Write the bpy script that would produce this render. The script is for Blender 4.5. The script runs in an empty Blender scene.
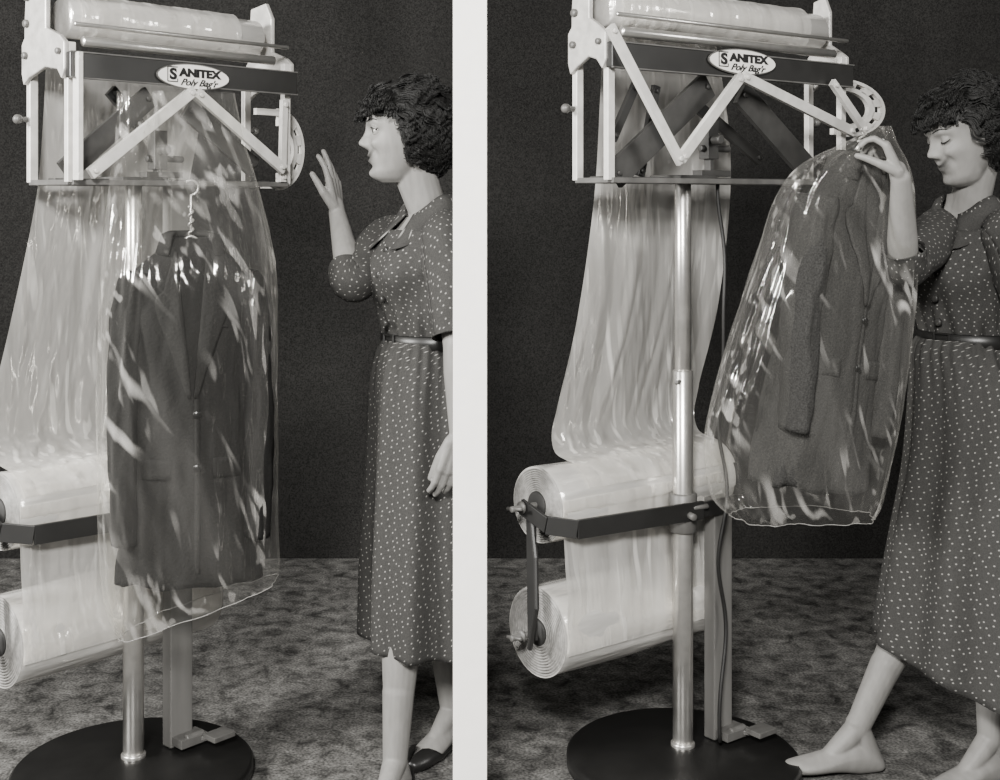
import bpy, math, random
from mathutils import Vector, Matrix, noise
import numpy as np
random.seed(5)
V=Vector
F_PX=1290.0; CX=470.0; HY=200.0; CH=1.32; CD=3.0
sc=bpy.context.scene
COL=sc.collection

# ---------------------------------------------------------------- helpers
def wp(px,py,Y):
    s=(CD+Y)/F_PX
    return V(((px-CX)*s,Y,CH-(py-HY)*s))
def s2l(v):
    v=v/255.0
    return v/12.92 if v<=.04045 else ((v+.055)/1.055)**2.4
def G(v):
    l=s2l(v); return (l,l*.975,l*.93,1)
def newmat(name):
    m=bpy.data.materials.new(name); m.use_nodes=True
    nt=m.node_tree; nt.nodes.clear()
    out=nt.nodes.new('ShaderNodeOutputMaterial')
    return m,nt,out
def mat(name,v,rough=.5,metal=0,var=.15,scale=30,bump=0,bscale=60,coord='Object',stretch=(1,1,1),spec=.5):
    m,nt,out=newmat(name); N=nt.nodes; L=nt.links
    p=N.new('ShaderNodeBsdfPrincipled'); L.new(p.outputs[0],out.inputs[0])
    p.inputs['Roughness'].default_value=rough; p.inputs['Metallic'].default_value=metal
    p.inputs['Specular IOR Level'].default_value=spec
    tc=N.new('ShaderNodeTexCoord'); mp=N.new('ShaderNodeMapping'); L.new(tc.outputs[coord],mp.inputs[0])
    mp.inputs['Scale'].default_value=stretch
    n=N.new('ShaderNodeTexNoise'); n.inputs['Scale'].default_value=scale; n.inputs['Detail'].default_value=5
    L.new(mp.outputs[0],n.inputs['Vector'])
    r=N.new('ShaderNodeMix'); r.data_type='RGBA'
    r.inputs[6].default_value=G(v*(1-var)); r.inputs[7].default_value=G(min(255,v*(1+var)))
    mr=N.new('ShaderNodeMapRange'); mr.inputs[1].default_value=.3; mr.inputs[2].default_value=.7
    L.new(n.outputs['Fac'],mr.inputs[0]); L.new(mr.outputs[0],r.inputs[0]); L.new(r.outputs[2],p.inputs['Base Color'])
    if bump:
        b=N.new('ShaderNodeTexNoise'); b.inputs['Scale'].default_value=bscale; b.inputs['Detail'].default_value=3
        L.new(mp.outputs[0],b.inputs['Vector'])
        bb=N.new('ShaderNodeBump'); bb.inputs['Strength'].default_value=bump; bb.inputs['Distance'].default_value=.01
        L.new(b.outputs['Fac'],bb.inputs['Height']); L.new(bb.outputs[0],p.inputs['Normal'])
    return m
def film(name,alpha,crease,broad,milk=.5,scale=9,rot=.35,stretch=.16,rough=.2,bump=.5,v=235,face=.15,warp=.2,crumple=.12):
    m,nt,out=newmat(name); N=nt.nodes; L=nt.links
    tc=N.new('ShaderNodeTexCoord')
    wn=N.new('ShaderNodeTexNoise'); wn.inputs['Scale'].default_value=2.2; wn.inputs['Detail'].default_value=1; L.new(tc.outputs['Object'],wn.inputs['Vector'])
    wa=N.new('ShaderNodeVectorMath'); wa.operation='MULTIPLY_ADD'; L.new(wn.outputs['Color'],wa.inputs[0]); wa.inputs[1].default_value=(warp,warp,warp); L.new(tc.outputs['Object'],wa.inputs[2])
    def streak(rt,sc_,st,det):
        a=N.new('ShaderNodeMapping'); a.inputs['Rotation'].default_value=(0,rt,0); L.new(wa.outputs[0],a.inputs[0])
        b=N.new('ShaderNodeMapping'); b.inputs['Scale'].default_value=(1,1,st); L.new(a.outputs[0],b.inputs[0])
        n=N.new('ShaderNodeTexNoise'); n.inputs['Scale'].default_value=sc_; n.inputs['Detail'].default_value=det
        L.new(b.outputs[0],n.inputs['Vector']); return n
    n1=streak(rot,scale,stretch,2.0); n2=streak(rot*1.5,scale*3.2,stretch*.75,1.5); n4=streak(-rot*.8,17,.30,1.5); n5=streak(rot*.9,scale*6,stretch*.55,1.0)
    def math_(op,a,b,c=None,clamp=False):
        q=N.new('ShaderNodeMath'); q.operation=op; q.use_clamp=clamp
        for i,x in enumerate((a,b,c)):
            if x is None: continue
            if isinstance(x,(int,float)): q.inputs[i].default_value=x
            else: L.new(x,q.inputs[i])
        return q.outputs[0]
    def peak(o_,a,b):
        r=N.new('ShaderNodeMapRange'); r.interpolation_type='SMOOTHSTEP'; r.inputs[1].default_value=a; r.inputs[2].default_value=b
        L.new(o_,r.inputs[0]); return r.outputs[0]
    n3=N.new('ShaderNodeTexNoise'); n3.inputs['Scale'].default_value=4.5; n3.inputs['Detail'].default_value=2; L.new(tc.outputs['Object'],n3.inputs['Vector'])
    area_=peak(n3.outputs['Fac'],.38,.58)
    ln=math_('MULTIPLY',math_('MAXIMUM',peak(n2.outputs['Fac'],.61,.72),math_('MULTIPLY',peak(n5.outputs['Fac'],.60,.68),.55)),area_)
    f=math_('MULTIPLY_ADD',ln,crease,alpha); f=math_('MULTIPLY_ADD',peak(n1.outputs['Fac'],.56,.80),broad,f)
    lw=N.new('ShaderNodeLayerWeight'); lw.inputs['Blend'].default_value=.2
    f=math_('MULTIPLY_ADD',lw.outputs['Facing'],face,f,True)
    rdg=math_('ABSOLUTE',math_('SUBTRACT',n4.outputs['Fac'],.5),None)
    hs=math_('MULTIPLY_ADD',n2.outputs['Fac'],.28,n1.outputs['Fac'])
    hs=math_('MULTIPLY_ADD',n5.outputs['Fac'],.10,hs)
    hs=math_('MULTIPLY_ADD',math_('MULTIPLY',rdg,area_),crumple,hs)
    bb=N.new('ShaderNodeBump'); bb.inputs['Strength'].default_value=bump; bb.inputs['Distance'].default_value=.03
    L.new(hs,bb.inputs['Height'])
    gl=N.new('ShaderNodeBsdfGlossy'); gl.inputs['Roughness'].default_value=rough; gl.inputs['Color'].default_value=(1,.98,.94,1)
    L.new(bb.outputs[0],gl.inputs['Normal'])
    df=N.new('ShaderNodeBsdfDiffuse'); df.inputs['Color'].default_value=G(v); L.new(bb.outputs[0],df.inputs['Normal'])
    tl=N.new('ShaderNodeBsdfTranslucent'); tl.inputs['Color'].default_value=G(v)
    m1=N.new('ShaderNodeMixShader'); m1.inputs[0].default_value=.15; L.new(df.outputs[0],m1.inputs[1]); L.new(tl.outputs[0],m1.inputs[2])
    m2=N.new('ShaderNodeMixShader'); m2.inputs[0].default_value=1-milk; L.new(m1.outputs[0],m2.inputs[1]); L.new(gl.outputs[0],m2.inputs[2])
    tr=N.new('ShaderNodeBsdfTransparent'); tr.inputs[0].default_value=(.98,.98,.97,1)
    m3=N.new('ShaderNodeMixShader'); L.new(f,m3.inputs[0]); L.new(tr.outputs[0],m3.inputs[1]); L.new(m2.outputs[0],m3.inputs[2])
    L.new(m3.outputs[0],out.inputs[0])
    return m
def finish(o,parent,smooth,matl,bevel=0,solid=0):
    COL.objects.link(o)
    if parent is not None: o.parent=parent
    if matl is not None:
        for mm in (matl if isinstance(matl,list) else [matl]): o.data.materials.append(mm)
    if bevel:
        b=o.modifiers.new('b','BEVEL'); b.width=bevel; b.segments=2; b.limit_method='ANGLE'
    if solid:
        b=o.modifiers.new('s','SOLIDIFY'); b.thickness=solid; b.offset=0
    return o
def mk(name,g,matl,parent=None,smooth=True,bevel=0,solid=0,off=None):
    vs,fs=g[0],g[1]
    if off is not None: vs=[V(v)-off for v in vs]
    me=bpy.data.meshes.new(name); me.from_pydata([tuple(v) for v in vs],[],fs); me.validate()
    if len(g)>2:
        uv=me.uv_layers.new(name='UVMap')
        li=np.zeros(len(me.loops),dtype=np.int32); me.loops.foreach_get('vertex_index',li)
        arr=np.array(g[2],dtype=np.float32)[li]; uv.data.foreach_set('uv',arr.ravel())
    me.update()
    if smooth:
        for p in me.polygons: p.use_smooth=True
    o=bpy.data.objects.new(name,me)
    finish(o,parent,smooth,matl,bevel,solid)
    return o
def fixn(o):
    import bmesh
    b=bmesh.new(); b.from_mesh(o.data); bmesh.ops.recalc_face_normals(b,faces=b.faces[:]); b.to_mesh(o.data); b.free(); return o
def join(gs):
    vs=[];fs=[]
    for g in gs:
        k=len(vs); vs+=list(g[0]); fs+=[tuple(i+k for i in f) for f in g[1]]
    return vs,fs
def empty(name,loc,rotz=0,label=None,cat=None,group=None):
    o=bpy.data.objects.new(name,None); o.location=loc; o.rotation_euler=(0,0,rotz); o.empty_display_size=.1
    COL.objects.link(o); tag(o,label,cat,group); return o
def tag(o,label=None,cat=None,group=None,kind=None):
    if label:o['label']=label
    if cat:o['category']=cat
    if group:o['group']=group
    if kind:o['kind']=kind
    return o
def frame(d,up=V((0,0,1))):
    d=V(d).normalized()
    s=d.cross(up)
    if s.length<1e-3: s=d.cross(V((0,1,0)))
    s.normalize(); return d,s,s.cross(d).normalized()
def beam(a,b,w,t,up=V((0,0,1))):
    a=V(a);b=V(b); d,s,u=frame(b-a,up)
    vs=[]
    for p in (a,b):
        for i,j in ((-1,-1),(1,-1),(1,1),(-1,1)): vs.append(p+s*(w/2*i)+u*(t/2*j))
    return vs,[(3,2,1,0),(4,5,6,7),(0,1,5,4),(1,2,6,5),(2,3,7,6),(3,0,4,7)]
def box(c,s):
    c=V(c); return beam(c-V((s[0]/2,0,0)),c+V((s[0]/2,0,0)),s[1],s[2])
def loft(rings,cap=True,closed=True):
    n=len(rings[0]); vs=[p for r in rings for p in r]; fs=[]
    m=n if closed else n-1
    for i in range(len(rings)-1):
        for j in range(m):
            a=i*n+j; b=i*n+(j+1)%n; fs.append((a,b,b+n,a+n))
    if cap:
        fs.append(tuple(range(n))[::-1]); k=(len(rings)-1)*n; fs.append(tuple(k+j for j in range(n)))
    return vs,fs
def circ(c,s,u,r,n=20,r2=None):
    r2=r if r2 is None else r2
    return [c+s*(r*math.cos(2*math.pi*j/n))+u*(r2*math.sin(2*math.pi*j/n)) for j in range(n)]
def cyl(a,b,r,n=28,r2=None):
    a=V(a);b=V(b); d,s,u=frame(b-a); r2=r if r2 is None else r2
    e=min(.003,r*.2)
    return loft([circ(a,s,u,r-e,n),circ(a+d*e,s,u,r,n),circ(b-d*e,s,u,r2,n),circ(b,s,u,r2-e,n)])
def cap(a,b,ra,rb,n=18):
    a=V(a);b=V(b); d,s,u=frame(b-a); R=[]
    for k in range(1,6):
        t=math.pi/2*k/6; R.append(circ(a-d*ra*math.cos(t),s,u,ra*math.sin(t),n))
    for k in range(0,5): R.append(circ(a+(b-a)*(k/4),s,u,ra+(rb-ra)*k/4,n))
    for k in range(1,6):
        t=math.pi/2*k/6; R.append(circ(b+d*rb*math.sin(t),s,u,rb*math.cos(t),n))
    return loft(R)
def tube(pts,r,n=8):
    pts=[V(p) for p in pts]; R=[]; up=V((.13,.2,.95))
    for i,p in enumerate(pts):
        d=(pts[min(i+1,len(pts)-1)]-pts[max(i-1,0)])
        d,s,u=frame(d,up); rr=r[i] if isinstance(r,(list,tuple)) else r
        R.append(circ(p,s,u,rr,n)); up=u
    return loft(R)
def sph(c,r,n=16,sc3=(1,1,1)):
    c=V(c);R=[]
    for k in range(1,n):
        t=math.pi*k/n; R.append([c+V((sc3[0]*r*math.sin(t)*math.cos(2*math.pi*j/n),sc3[1]*r*math.sin(t)*math.sin(2*math.pi*j/n),-sc3[2]*r*math.cos(t))) for j in range(n)])
    return loft(R)
def crk(keys,m):
    K=np.array(keys,dtype=float); out=[]
    for i in range(len(K)-1):
        p0=K[max(i-1,0)];p1=K[i];p2=K[i+1];p3=K[min(i+2,len(K)-1)]
        for k in range(m):
            t=k/m; out.append(.5*((2*p1)+(-p0+p2)*t+(2*p0-5*p1+4*p2-p3)*t*t+(-p0+3*p1-3*p2+p3)*t**3))
    out.append(K[-1]); return out
def lathe(prof,c=V((0,0,0)),n=64):
    rings=[[V(c)+V((r*math.cos(2*math.pi*j/n),r*math.sin(2*math.pi*j/n),z)) for j in range(n)] for r,z in prof]
    return loft(rings)
def prism(poly,f0,f1):
    n=len(poly); vs=[f0(*p) for p in poly]+[f1(*p) for p in poly]
    fs=[tuple(range(n))[::-1],tuple(range(n,2*n))]+[(i,(i+1)%n,(i+1)%n+n,i+n) for i in range(n)]
    return vs,fs

# ---------------------------------------------------------------- materials
M_chrome=mat('chrome',205,.28,.85,.05)
M_alum=mat('cast aluminium',180,.42,.3,.08,40)
M_alumbar=mat('aluminium bar',205,.4,.15,.06,30)
M_dark=mat('dark enamel',36,.35,0,.1,20)
M_plate=mat('dark steel plate',56,.42,.15,.15,22)
M_mid=mat('grey steel',88,.45,.1,.12,25)
M_post=mat('painted post',98,.5,.1,.1,25,stretch=(1,1,.15))
M_base=mat('black enamel base',22,.35,0,.15,12)
M_black=mat('black strap',28,.5,0,.1,20)
M_sign=mat('sign enamel',238,.35,0,.01)
M_ink=mat('ink',10,.6,0,.05)
M_rollside=mat('wound film',235,.2,.5,.10,6,1.0,9,stretch=(.4,2,2))
M_topfilm=mat('film on feed roller',205,.22,.35,.12,6,.8,8,stretch=(.4,2,2))
M_rollend=mat('roll end',128,.5,0,.12,90)
M_core=mat('cardboard core',36,.7,0,.2,30)
M_film=film('clear polythene bag',.022,.60,.05,.42,scale=7,v=250,bump=.50,rot=.40,stretch=.12,face=.24,rough=.09,warp=.16,crumple=.75)
M_sheet=film('milky polythene sheet',.46,.50,.35,.60,scale=9,rot=.08,stretch=.07,rough=.11,v=252,bump=.75,face=.2,warp=.08,crumple=.55)
M_edge=mat('film hem',125,.3,0,.05)
M_cord=mat('rubber cord',24,.6)
M_wire=mat('hanger wire',165,.3,.5)
M_jdark=mat('dark wool suiting',24,.9,0,.16,300,.3,150,spec=.15)
M_jlap=mat('dark wool lapel',29,.9,0,.16,300,.3,150,spec=.15)
M_jtweed=mat('grey tweed suiting',46,.9,0,.26,330,.4,200,spec=.2)
M_jbtn=mat('horn button',12,.3)
M_hair=mat('dark hair',20,.55,0,.35,60,.3,200,spec=.3)
M_eyew=mat('eye white',140,.25); M_iris=mat('iris',20,.2)
M_belt=mat('black belt',24,.4)
M_dshoe=mat('black shoe leather',24,.35)
M_button=mat('dress button',46,.3)

def dotmat():
    m,nt,out=newmat('polka dot dress cloth'); N=nt.nodes; L=nt.links
    p=N.new('ShaderNodeBsdfPrincipled'); p.inputs['Roughness'].default_value=.85; L.new(p.outputs[0],out.inputs[0])
    p.inputs['Specular IOR Level'].default_value=.2
    tc=N.new('ShaderNodeTexCoord'); mp=N.new('ShaderNodeMapping'); L.new(tc.outputs['UV'],mp.inputs[0])
    mp.inputs['Rotation'].default_value=(0,0,.6); mp.inputs['Scale'].default_value=(60,60,60)
    vo=N.new('ShaderNodeTexVoronoi'); vo.voronoi_dimensions='2D'; vo.inputs['Scale'].default_value=1; vo.inputs['Randomness'].default_value=.55
    L.new(mp.outputs[0],vo.inputs['Vector'])
    e=N.new('ShaderNodeMapRange'); e.inputs[1].default_value=.05; e.inputs[2].default_value=.15; e.inputs[3].default_value=1; e.inputs[4].default_value=0
    L.new(vo.outputs['Distance'],e.inputs[0])
    n=N.new('ShaderNodeTexNoise'); n.inputs['Scale'].default_value=350; L.new(tc.outputs['Object'],n.inputs['Vector'])
    a=N.new('ShaderNodeMix'); a.data_type='RGBA'; a.inputs[6].default_value=G(32); a.inputs[7].default_value=G(66); L.new(n.outputs['Fac'],a.inputs[0])
    b=N.new('ShaderNodeMix'); b.data_type='RGBA'; L.new(a.outputs[2],b.inputs[6]); b.inputs[7].default_value=G(140); L.new(e.outputs[0],b.inputs[0])
    L.new(b.outputs[2],p.inputs['Base Color']); return m
M_dress=dotmat()
def skinmat():
    m,nt,out=newmat('skin'); N=nt.nodes; L=nt.links
    p=N.new('ShaderNodeBsdfPrincipled'); p.inputs['Roughness'].default_value=.5; L.new(p.outputs[0],out.inputs[0])
    p.inputs['Specular IOR Level'].default_value=.3
    at=N.new('ShaderNodeAttribute'); at.attribute_name='Tone'
    n=N.new('ShaderNodeTexNoise'); n.inputs['Scale'].default_value=30
    a=N.new('ShaderNodeMix'); a.data_type='RGBA'; a.inputs[6].default_value=G(108); a.inputs[7].default_value=G(132); L.new(n.outputs['Fac'],a.inputs[0])
    b=N.new('ShaderNodeMix'); b.data_type='RGBA'; b.blend_type='MULTIPLY'; b.inputs[0].default_value=1
    L.new(a.outputs[2],b.inputs[6]); L.new(at.outputs['Color'],b.inputs[7]); L.new(b.outputs[2],p.inputs['Base Color']); return m
M_skin=skinmat()

# ---------------------------------------------------------------- setting
def roommat(name,v0,v1,scale,grain,dist=.6,lo=.36,hi=.64,ga_=.6):
    m,nt,out=newmat(name); N=nt.nodes; L=nt.links
    p=N.new('ShaderNodeBsdfPrincipled'); p.inputs['Roughness'].default_value=.9; p.inputs['Specular IOR Level'].default_value=.1; L.new(p.outputs[0],out.inputs[0])
    tc=N.new('ShaderNodeTexCoord')
    n=N.new('ShaderNodeTexNoise'); n.inputs['Scale'].default_value=scale; n.inputs['Detail'].default_value=7; n.inputs['Roughness'].default_value=.65; n.inputs['Distortion'].default_value=dist
    L.new(tc.outputs['Object'],n.inputs['Vector'])
    g=N.new('ShaderNodeTexNoise'); g.inputs['Scale'].default_value=grain; g.inputs['Detail'].default_value=2; L.new(tc.outputs['Object'],g.inputs['Vector'])
    mr=N.new('ShaderNodeMapRange'); mr.inputs[1].default_value=lo; mr.inputs[2].default_value=hi; L.new(n.outputs['Fac'],mr.inputs[0])
    a=N.new('ShaderNodeMix'); a.data_type='RGBA'; a.inputs[6].default_value=G(v0); a.inputs[7].default_value=G(v1); L.new(mr.outputs[0],a.inputs[0])
    gm=N.new('ShaderNodeMapRange'); gm.inputs[1].default_value=.3; gm.inputs[2].default_value=.7; gm.inputs[3].default_value=1-ga_; gm.inputs[4].default_value=1+ga_; L.new(g.outputs['Fac'],gm.inputs[0])
    b=N.new('ShaderNodeVectorMath'); b.operation='SCALE'; L.new(a.outputs[2],b.inputs[0]); L.new(gm.outputs[0],b.inputs['Scale'])
    L.new(b.outputs[0],p.inputs['Base Color']); return m
M_wall=roommat('dark studio wall',28,36,1.2,230,ga_=.55)
M_floor=roommat('mottled carpet',42,112,16,150,.5,.34,.70)
WY=1.75
fl=mk('floor',([(-5,-4.5,0),(5,-4.5,0),(5,WY,0),(-5,WY,0)],[(0,1,2,3)]),M_floor,smooth=False); tag(fl,'mottled grey carpeted studio floor','floor',kind='structure')
wl=mk('wall_back',([(-5,WY,0),(5,WY,0),(5,WY,3.6),(-5,WY,3.6)],[(3,2,1,0)]),M_wall,smooth=False); tag(wl,'plain dark studio wall','wall',kind='structure')
M_white=mat('gutter cream',252,.7,0,.01)
pw=34*2.52/F_PX
po=mk('gutter_strip_1',box((0,-.455,1.2),(pw,.03,2.4)),M_white,smooth=False,bevel=.001)  # added upright, stands in for the white page gutter between the two views
tag(po,'added cream upright standing in for the page gutter between two views','page gutter',kind='structure')

# ---------------------------------------------------------------- machine
def text_geo(body,size,shear=0,bold=0,ext=.0008):
    c=bpy.data.curves.new('t','FONT'); c.body=body; c.size=size; c.shear=shear; c.offset=bold; c.extrude=ext; c.align_x='CENTER'; c.align_y='CENTER'
    o=bpy.data.objects.new('t',c); COL.objects.link(o)
    dg=bpy.context.evaluated_depsgraph_get(); me=bpy.data.meshes.new_from_object(o.evaluated_get(dg))
    vs=[V((v.co.x,-v.co.z,v.co.y)) for v in me.vertices]; fs=[tuple(p.vertices) for p in me.polygons]
    bpy.data.objects.remove(o); bpy.data.meshes.remove(me); return vs,fs

def machine(O,yaw,xl,xr,zo,rear,cfg,label):
    c,s=math.cos(yaw),math.sin(yaw)
    E=empty('garment_bagging_machine',(O[0],O[1],0),yaw,label,'bagging machine','garment bagging machines')
    def PL(px,py,Yl):
        k=(px-CX)/F_PX
        X=(k*(CD+O[1]+Yl*c)-O[0]+Yl*s)/(c-k*s)
        wy=O[1]+Yl*c+X*s
        return V((X,Yl,CH-(py-HY)*(CD+wy)/F_PX))
    zb=1.363+zo*.2; zt=1.632+zo; yf=-.06
    mk('base',lathe([(.001,0),(.262,0),(.27,.006),(.27,.028),(.262,.036),(.10,.042),(.05,.05),(.03,.052),(.001,.052)]),M_base,E)
    mk('pole',join([cyl((0,0,.04),(0,0,.925),.0235),cyl((0,0,.92),(0,0,zb+.01),.019),cyl((0,0,.045),(0,0,.062),.028)]),M_chrome,E)
    fixn(mk('pole_head_plate',join([box((0,0,zb+.008),(.12,.10,.012)),box(((xl+xr)/2,(yf+rear)/2,zb+.003),(xr-xl,.03,.012))]),M_plate,E,smooth=False,bevel=.002))
    fixn(mk('clamp_collar',join([cyl((0,0,.55),(0,0,.64),.033),cyl((0,0,.595),(-.02,-.055,.595),.008),cyl((0,-.03,.61),(.04,-.04,.61),.006)]),M_mid,E))
    fixn(mk('set_screw',cyl((0,0,.90),(-.040,-.018,.90),.005),M_mid,E))
    ph=cfg['post']
    mk('post',box((.12,0,.045+ph/2),(.062,.034,ph)),M_post,E,smooth=False,bevel=.003)
    fixn(mk('foot_pedal',join([box((.13,-.03,.062),(.075,.05,.02)),beam((.14,-.03,.062),(.175,-.07,.062),.022,.010),box((.18,-.08,.068),(.06,.045,.012)),cyl((.11,-.045,.07),(.16,-.045,.07),.009)]),M_mid,E,smooth=False,bevel=.002))
    for a,b in (((xl,yf,zb),(xr,yf,zb)),((xl,rear,zb),(xr,rear,zb)),((xl,yf,zb),(xl,rear,zb)),((xr,yf,zb),(xr,rear,zb))):
        mk('bottom_rail',beam(a,b,.018,.012),M_mid,E,smooth=False,bevel=.0015)
    for x in (xl,xr):
        for y in (yf+.004,rear):
            mk('upright',beam((x,y,zb),(x,y,zt+.05),.02,.016,V((0,1,0))),M_alumbar,E,smooth=False,bevel=.002)
        y0,y1=yf-.006,rear+.012
        w=y1-y0
        poly=[(y0,zt-.01),(y0+.012,zt-.03),(y0+.03,zt-.008),(y0+w*.45,zt+.0),(y1-.03,zt-.02),(y1-.008,zt-.035),(y1,zt-.01),(y1,zt+.055),(y1-.012,zt+.07),(y1-.012,zt+.10),(y1-.02,zt+.2),(y0+w*.55,zt+.21),(y0+w*.42,zt+.17),(y0+w*.42,zt+.085),(y0+.02,zt+.065),(y0,zt+.05)]
        sg=-1 if x==xl else 1
        fixn(mk('end_plate',prism(poly,lambda a,b:V((x+sg*.008,a,b)),lambda a,b:V((x+sg*.02,a,b))),M_alum,E,smooth=False,bevel=.003))
        for (yy,zz,rr) in ((y0+.02,zt+.03,.007),(y1-.02,zt+.03,.008),(y1-.025,zt+.1,.009),(y1-.028,zt+.16,.011)):
            fixn(mk('bolt',cyl((x+sg*.018,yy,zz),(x+sg*.028,yy,zz),rr,12),M_mid,E))
        for (yy,zz) in ((y1-.01,zt-.11),):
            fixn(mk('knob',join([cyl((x,yy,zz),(x+sg*.03,yy,zz),.006,12),sph((x+sg*.034,yy,zz),.011,10)]),M_mid,E))
    mk('crossbeam',box(((xl+xr)/2,yf-.012,zt),(xr-xl+.03,.022,.056)),M_dark,E,smooth=False,bevel=.003)
    for dz in (.0275,-.0275): mk('beam_trim',box(((xl+xr)/2,yf-.0225,zt+dz),(xr-xl+.03,.006,.003)),M_mid,E,smooth=False)
    sp=PL(cfg['sign'][0],cfg['sign'][1],yf-.03); sw=cfg['signw']; sh=.030
    S=bpy.data.objects.new('name_sign',None); S.location=(sp.x,yf-.026,sp.z); COL.objects.link(S); S.parent=E
    def ell(a,b,y0,y1,n=48):
        return prism([(a*math.cos(2*math.pi*i/n),b*math.sin(2*math.pi*i/n)) for i in range(n)],lambda p,q:V((p,y0,q)),lambda p,q:V((p,y1,q)))
    fixn(mk('sign_rim',ell(sw,sh,0,-.004),M_mid,S,smooth=False)); fixn(mk('sign_plate',ell(sw-.003,sh-.003,-.001,-.006),M_sign,S,smooth=False))
    k=sw/.094
    def fit(g,x0,x1,zc):
        xs=[v.x for v in g[0]]; a,b=min(xs),max(xs); q=(x1-x0)/(b-a)
        return [V((x0+(v.x-a)*q,v.y-.0072,v.z+zc)) for v in g[0]],g[1]
    t1=fit(text_geo('ANITEX',.0245,0,.0013),-.041*k,.070*k,.0075)
    tS=fit(text_geo('S',.034,0,.0014),-.064*k,-.046*k,.002)
    t2=fit(text_geo("Poly Bag'r",.0215,.5,.0002),-.036*k,.062*k,-.0140)
    bx=[]
    for a,b in (((-.069,-.014),(-.069,.019)),((-.069,.019),(-.044,.019)),((-.069,-.014),(-.044,-.014)),((-.044,-.014),(-.044,-.007))):
        bx.append(beam((a[0]*k,-.0072,a[1]),(b[0]*k,-.0072,b[1]),.001,.0020))
    mk('sign_lettering',join([t1,tS,t2]+bx),M_ink,S,smooth=False)
    for (p,q,y,w,kind) in cfg['braces']:
        a=PL(p[0],p[1],y); b=PL(q[0],q[1],y)
        g=beam(a,b,.012,w); d=(b-a).normalized()
        o=mk('brace_arm',join([g]+[cyl(e+V((0,-.004,0)),e+V((0,-.012,0)),.006,10) for e in (a+d*.012,b-d*.012)]),M_alumbar if kind=='l' else M_plate if kind=='m' else M_dark,E,smooth=False,bevel=.002); fixn(o)
    a=PL(cfg['mech'][0],cfg['mech'][1],-.01)
    fixn(mk('hanger_bracket',join([box((a.x,0,a.z),(.035,.03,.09)),box((a.x+.01,0,zb+.02),(.10,.03,.014)),beam((a.x,0,a.z),(a.x,0,zb+.02),.012,.02,V((0,1,0))),cyl((a.x-.03,0,a.z-.02),(a.x+.07,0,a.z-.02),.008),cyl((a.x,0,a.z),(a.x,-.04,a.z),.012)]),M_plate,E,smooth=False,bevel=.002))
    zr=zt+.115; ym=(yf+rear)/2+.01
    mk('feed_roller',cyl((xl+.03,ym,zr),(xr-.03,ym,zr),.046,40),M_topfilm,E)
    mk('feed_roller',cyl((xl+.02,yf-.012,zt+.052),(xr-.05,yf-.012,zt+.052),.011,20),M_chrome,E)
    mk('guide_rod',cyl((xl-.01,yf-.03,zt+.085),(xr-.02,yf-.03,zt+.085),.005,12),M_chrome,E)
    vs=[];n=40;m=12
    for i in range(n+1):
        x=xl+.05+(xr-xl-.16)*i/n
        for j in range(m+1):
            t=j/m; an=math.radians(80-140*t)
            r=.003*noise.noise(V((x*14,t*3,1)))+.002*abs(noise.noise(V((x*34,t*3,4))))
            yy=ym-(.054+r)*math.cos(an); zz=zr+(.054+r)*math.sin(an)
            vs.append(V((x,yy,zz)))
    fs=[(i*(m+1)+j,(i+1)*(m+1)+j,(i+1)*(m+1)+j+1,i*(m+1)+j+1) for i in range(n) for j in range(m)]
    mk('threaded_film',(vs,fs),M_sheet,E)
    hb=cfg['hb']; h0,h1=cfg['hz']; hx=cfg['hx']; hc=(h0+h1)/2; hh=(h1-h0)/2
    def arcband(r0,r1,a0,a1,n=22):
        po=[]
        for i in range(n+1):
            t=math.radians(a0+(a1-a0)*i/n); po.append((hx+hb*r1*math.cos(t),hc+hh*r1*math.sin(t)))
        for i in range(n,-1,-1):
            t=math.radians(a0+(a1-a0)*i/n); po.append((hx+hb*r0*math.cos(t),hc+hh*r0*math.sin(t)))
        vs=[];nn=len(po)
        for (x,z) in po: vs.append(V((x,-.006,z)))
        for (x,z) in po: vs.append(V((x,.006,z)))
        fs=[]
        for i in range(n):
            j=nn-1-i; fs+=[(i,i+1,j-1,j),(i+nn,j+nn,j-1+nn,i+1+nn)]
        fs+=[(i,i+nn,(i+1)%nn+nn,(i+1)%nn) for i in range(nn)]
        return vs,fs
    gs=[arcband(.90,1.0,-90,90),arcband(.58,.73,-90,90)]
    for a in (-90,-56,-24,8,40,72): gs.append(arcband(.70,.92,a,a+17,4))
    gs.append(beam((hx-.07,0,h1-.01),(hx+.01,0,h1-.01),.012,.016)); gs.append(beam((hx-.05,0,h0+.012),(hx+.01,0,h0+.012),.012,.016))
    fixn(mk('pull_handle',join(gs),M_alumbar,E,smooth=False))
    r0=cfg['r0']; yr=.12
    zu,zl=.637,.352
    xe=r0-.036
    fixn(mk('roll_rack_arm',join([beam((.03,-.035,.602),(xe+.055,.006,.602),.008,.042),beam((xe+.055,.006,.602),(xe,.045,.612),.008,.040),beam((xe,.045,.612),(xe,yr+.012,zu),.008,.036),beam((0,-.03,.60),(.2,-.02,.60),.008,.035)]),M_black,E,smooth=False,bevel=.001))
    xx=r0-.026
    fixn(mk('roll_rack_bracket',join([beam((xx,yr-.01,zu),(xx-.012,yr-.03,zl),.028,.006,V((1,0,0))),tube([(xx,yr-.01,zu-.01),(xx-.02,yr-.05,zu-.1),(xx-.03,yr-.065,zl+.08),(xx-.02,yr-.03,zl-.02)],.006)]),M_black,E,smooth=False))
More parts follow.
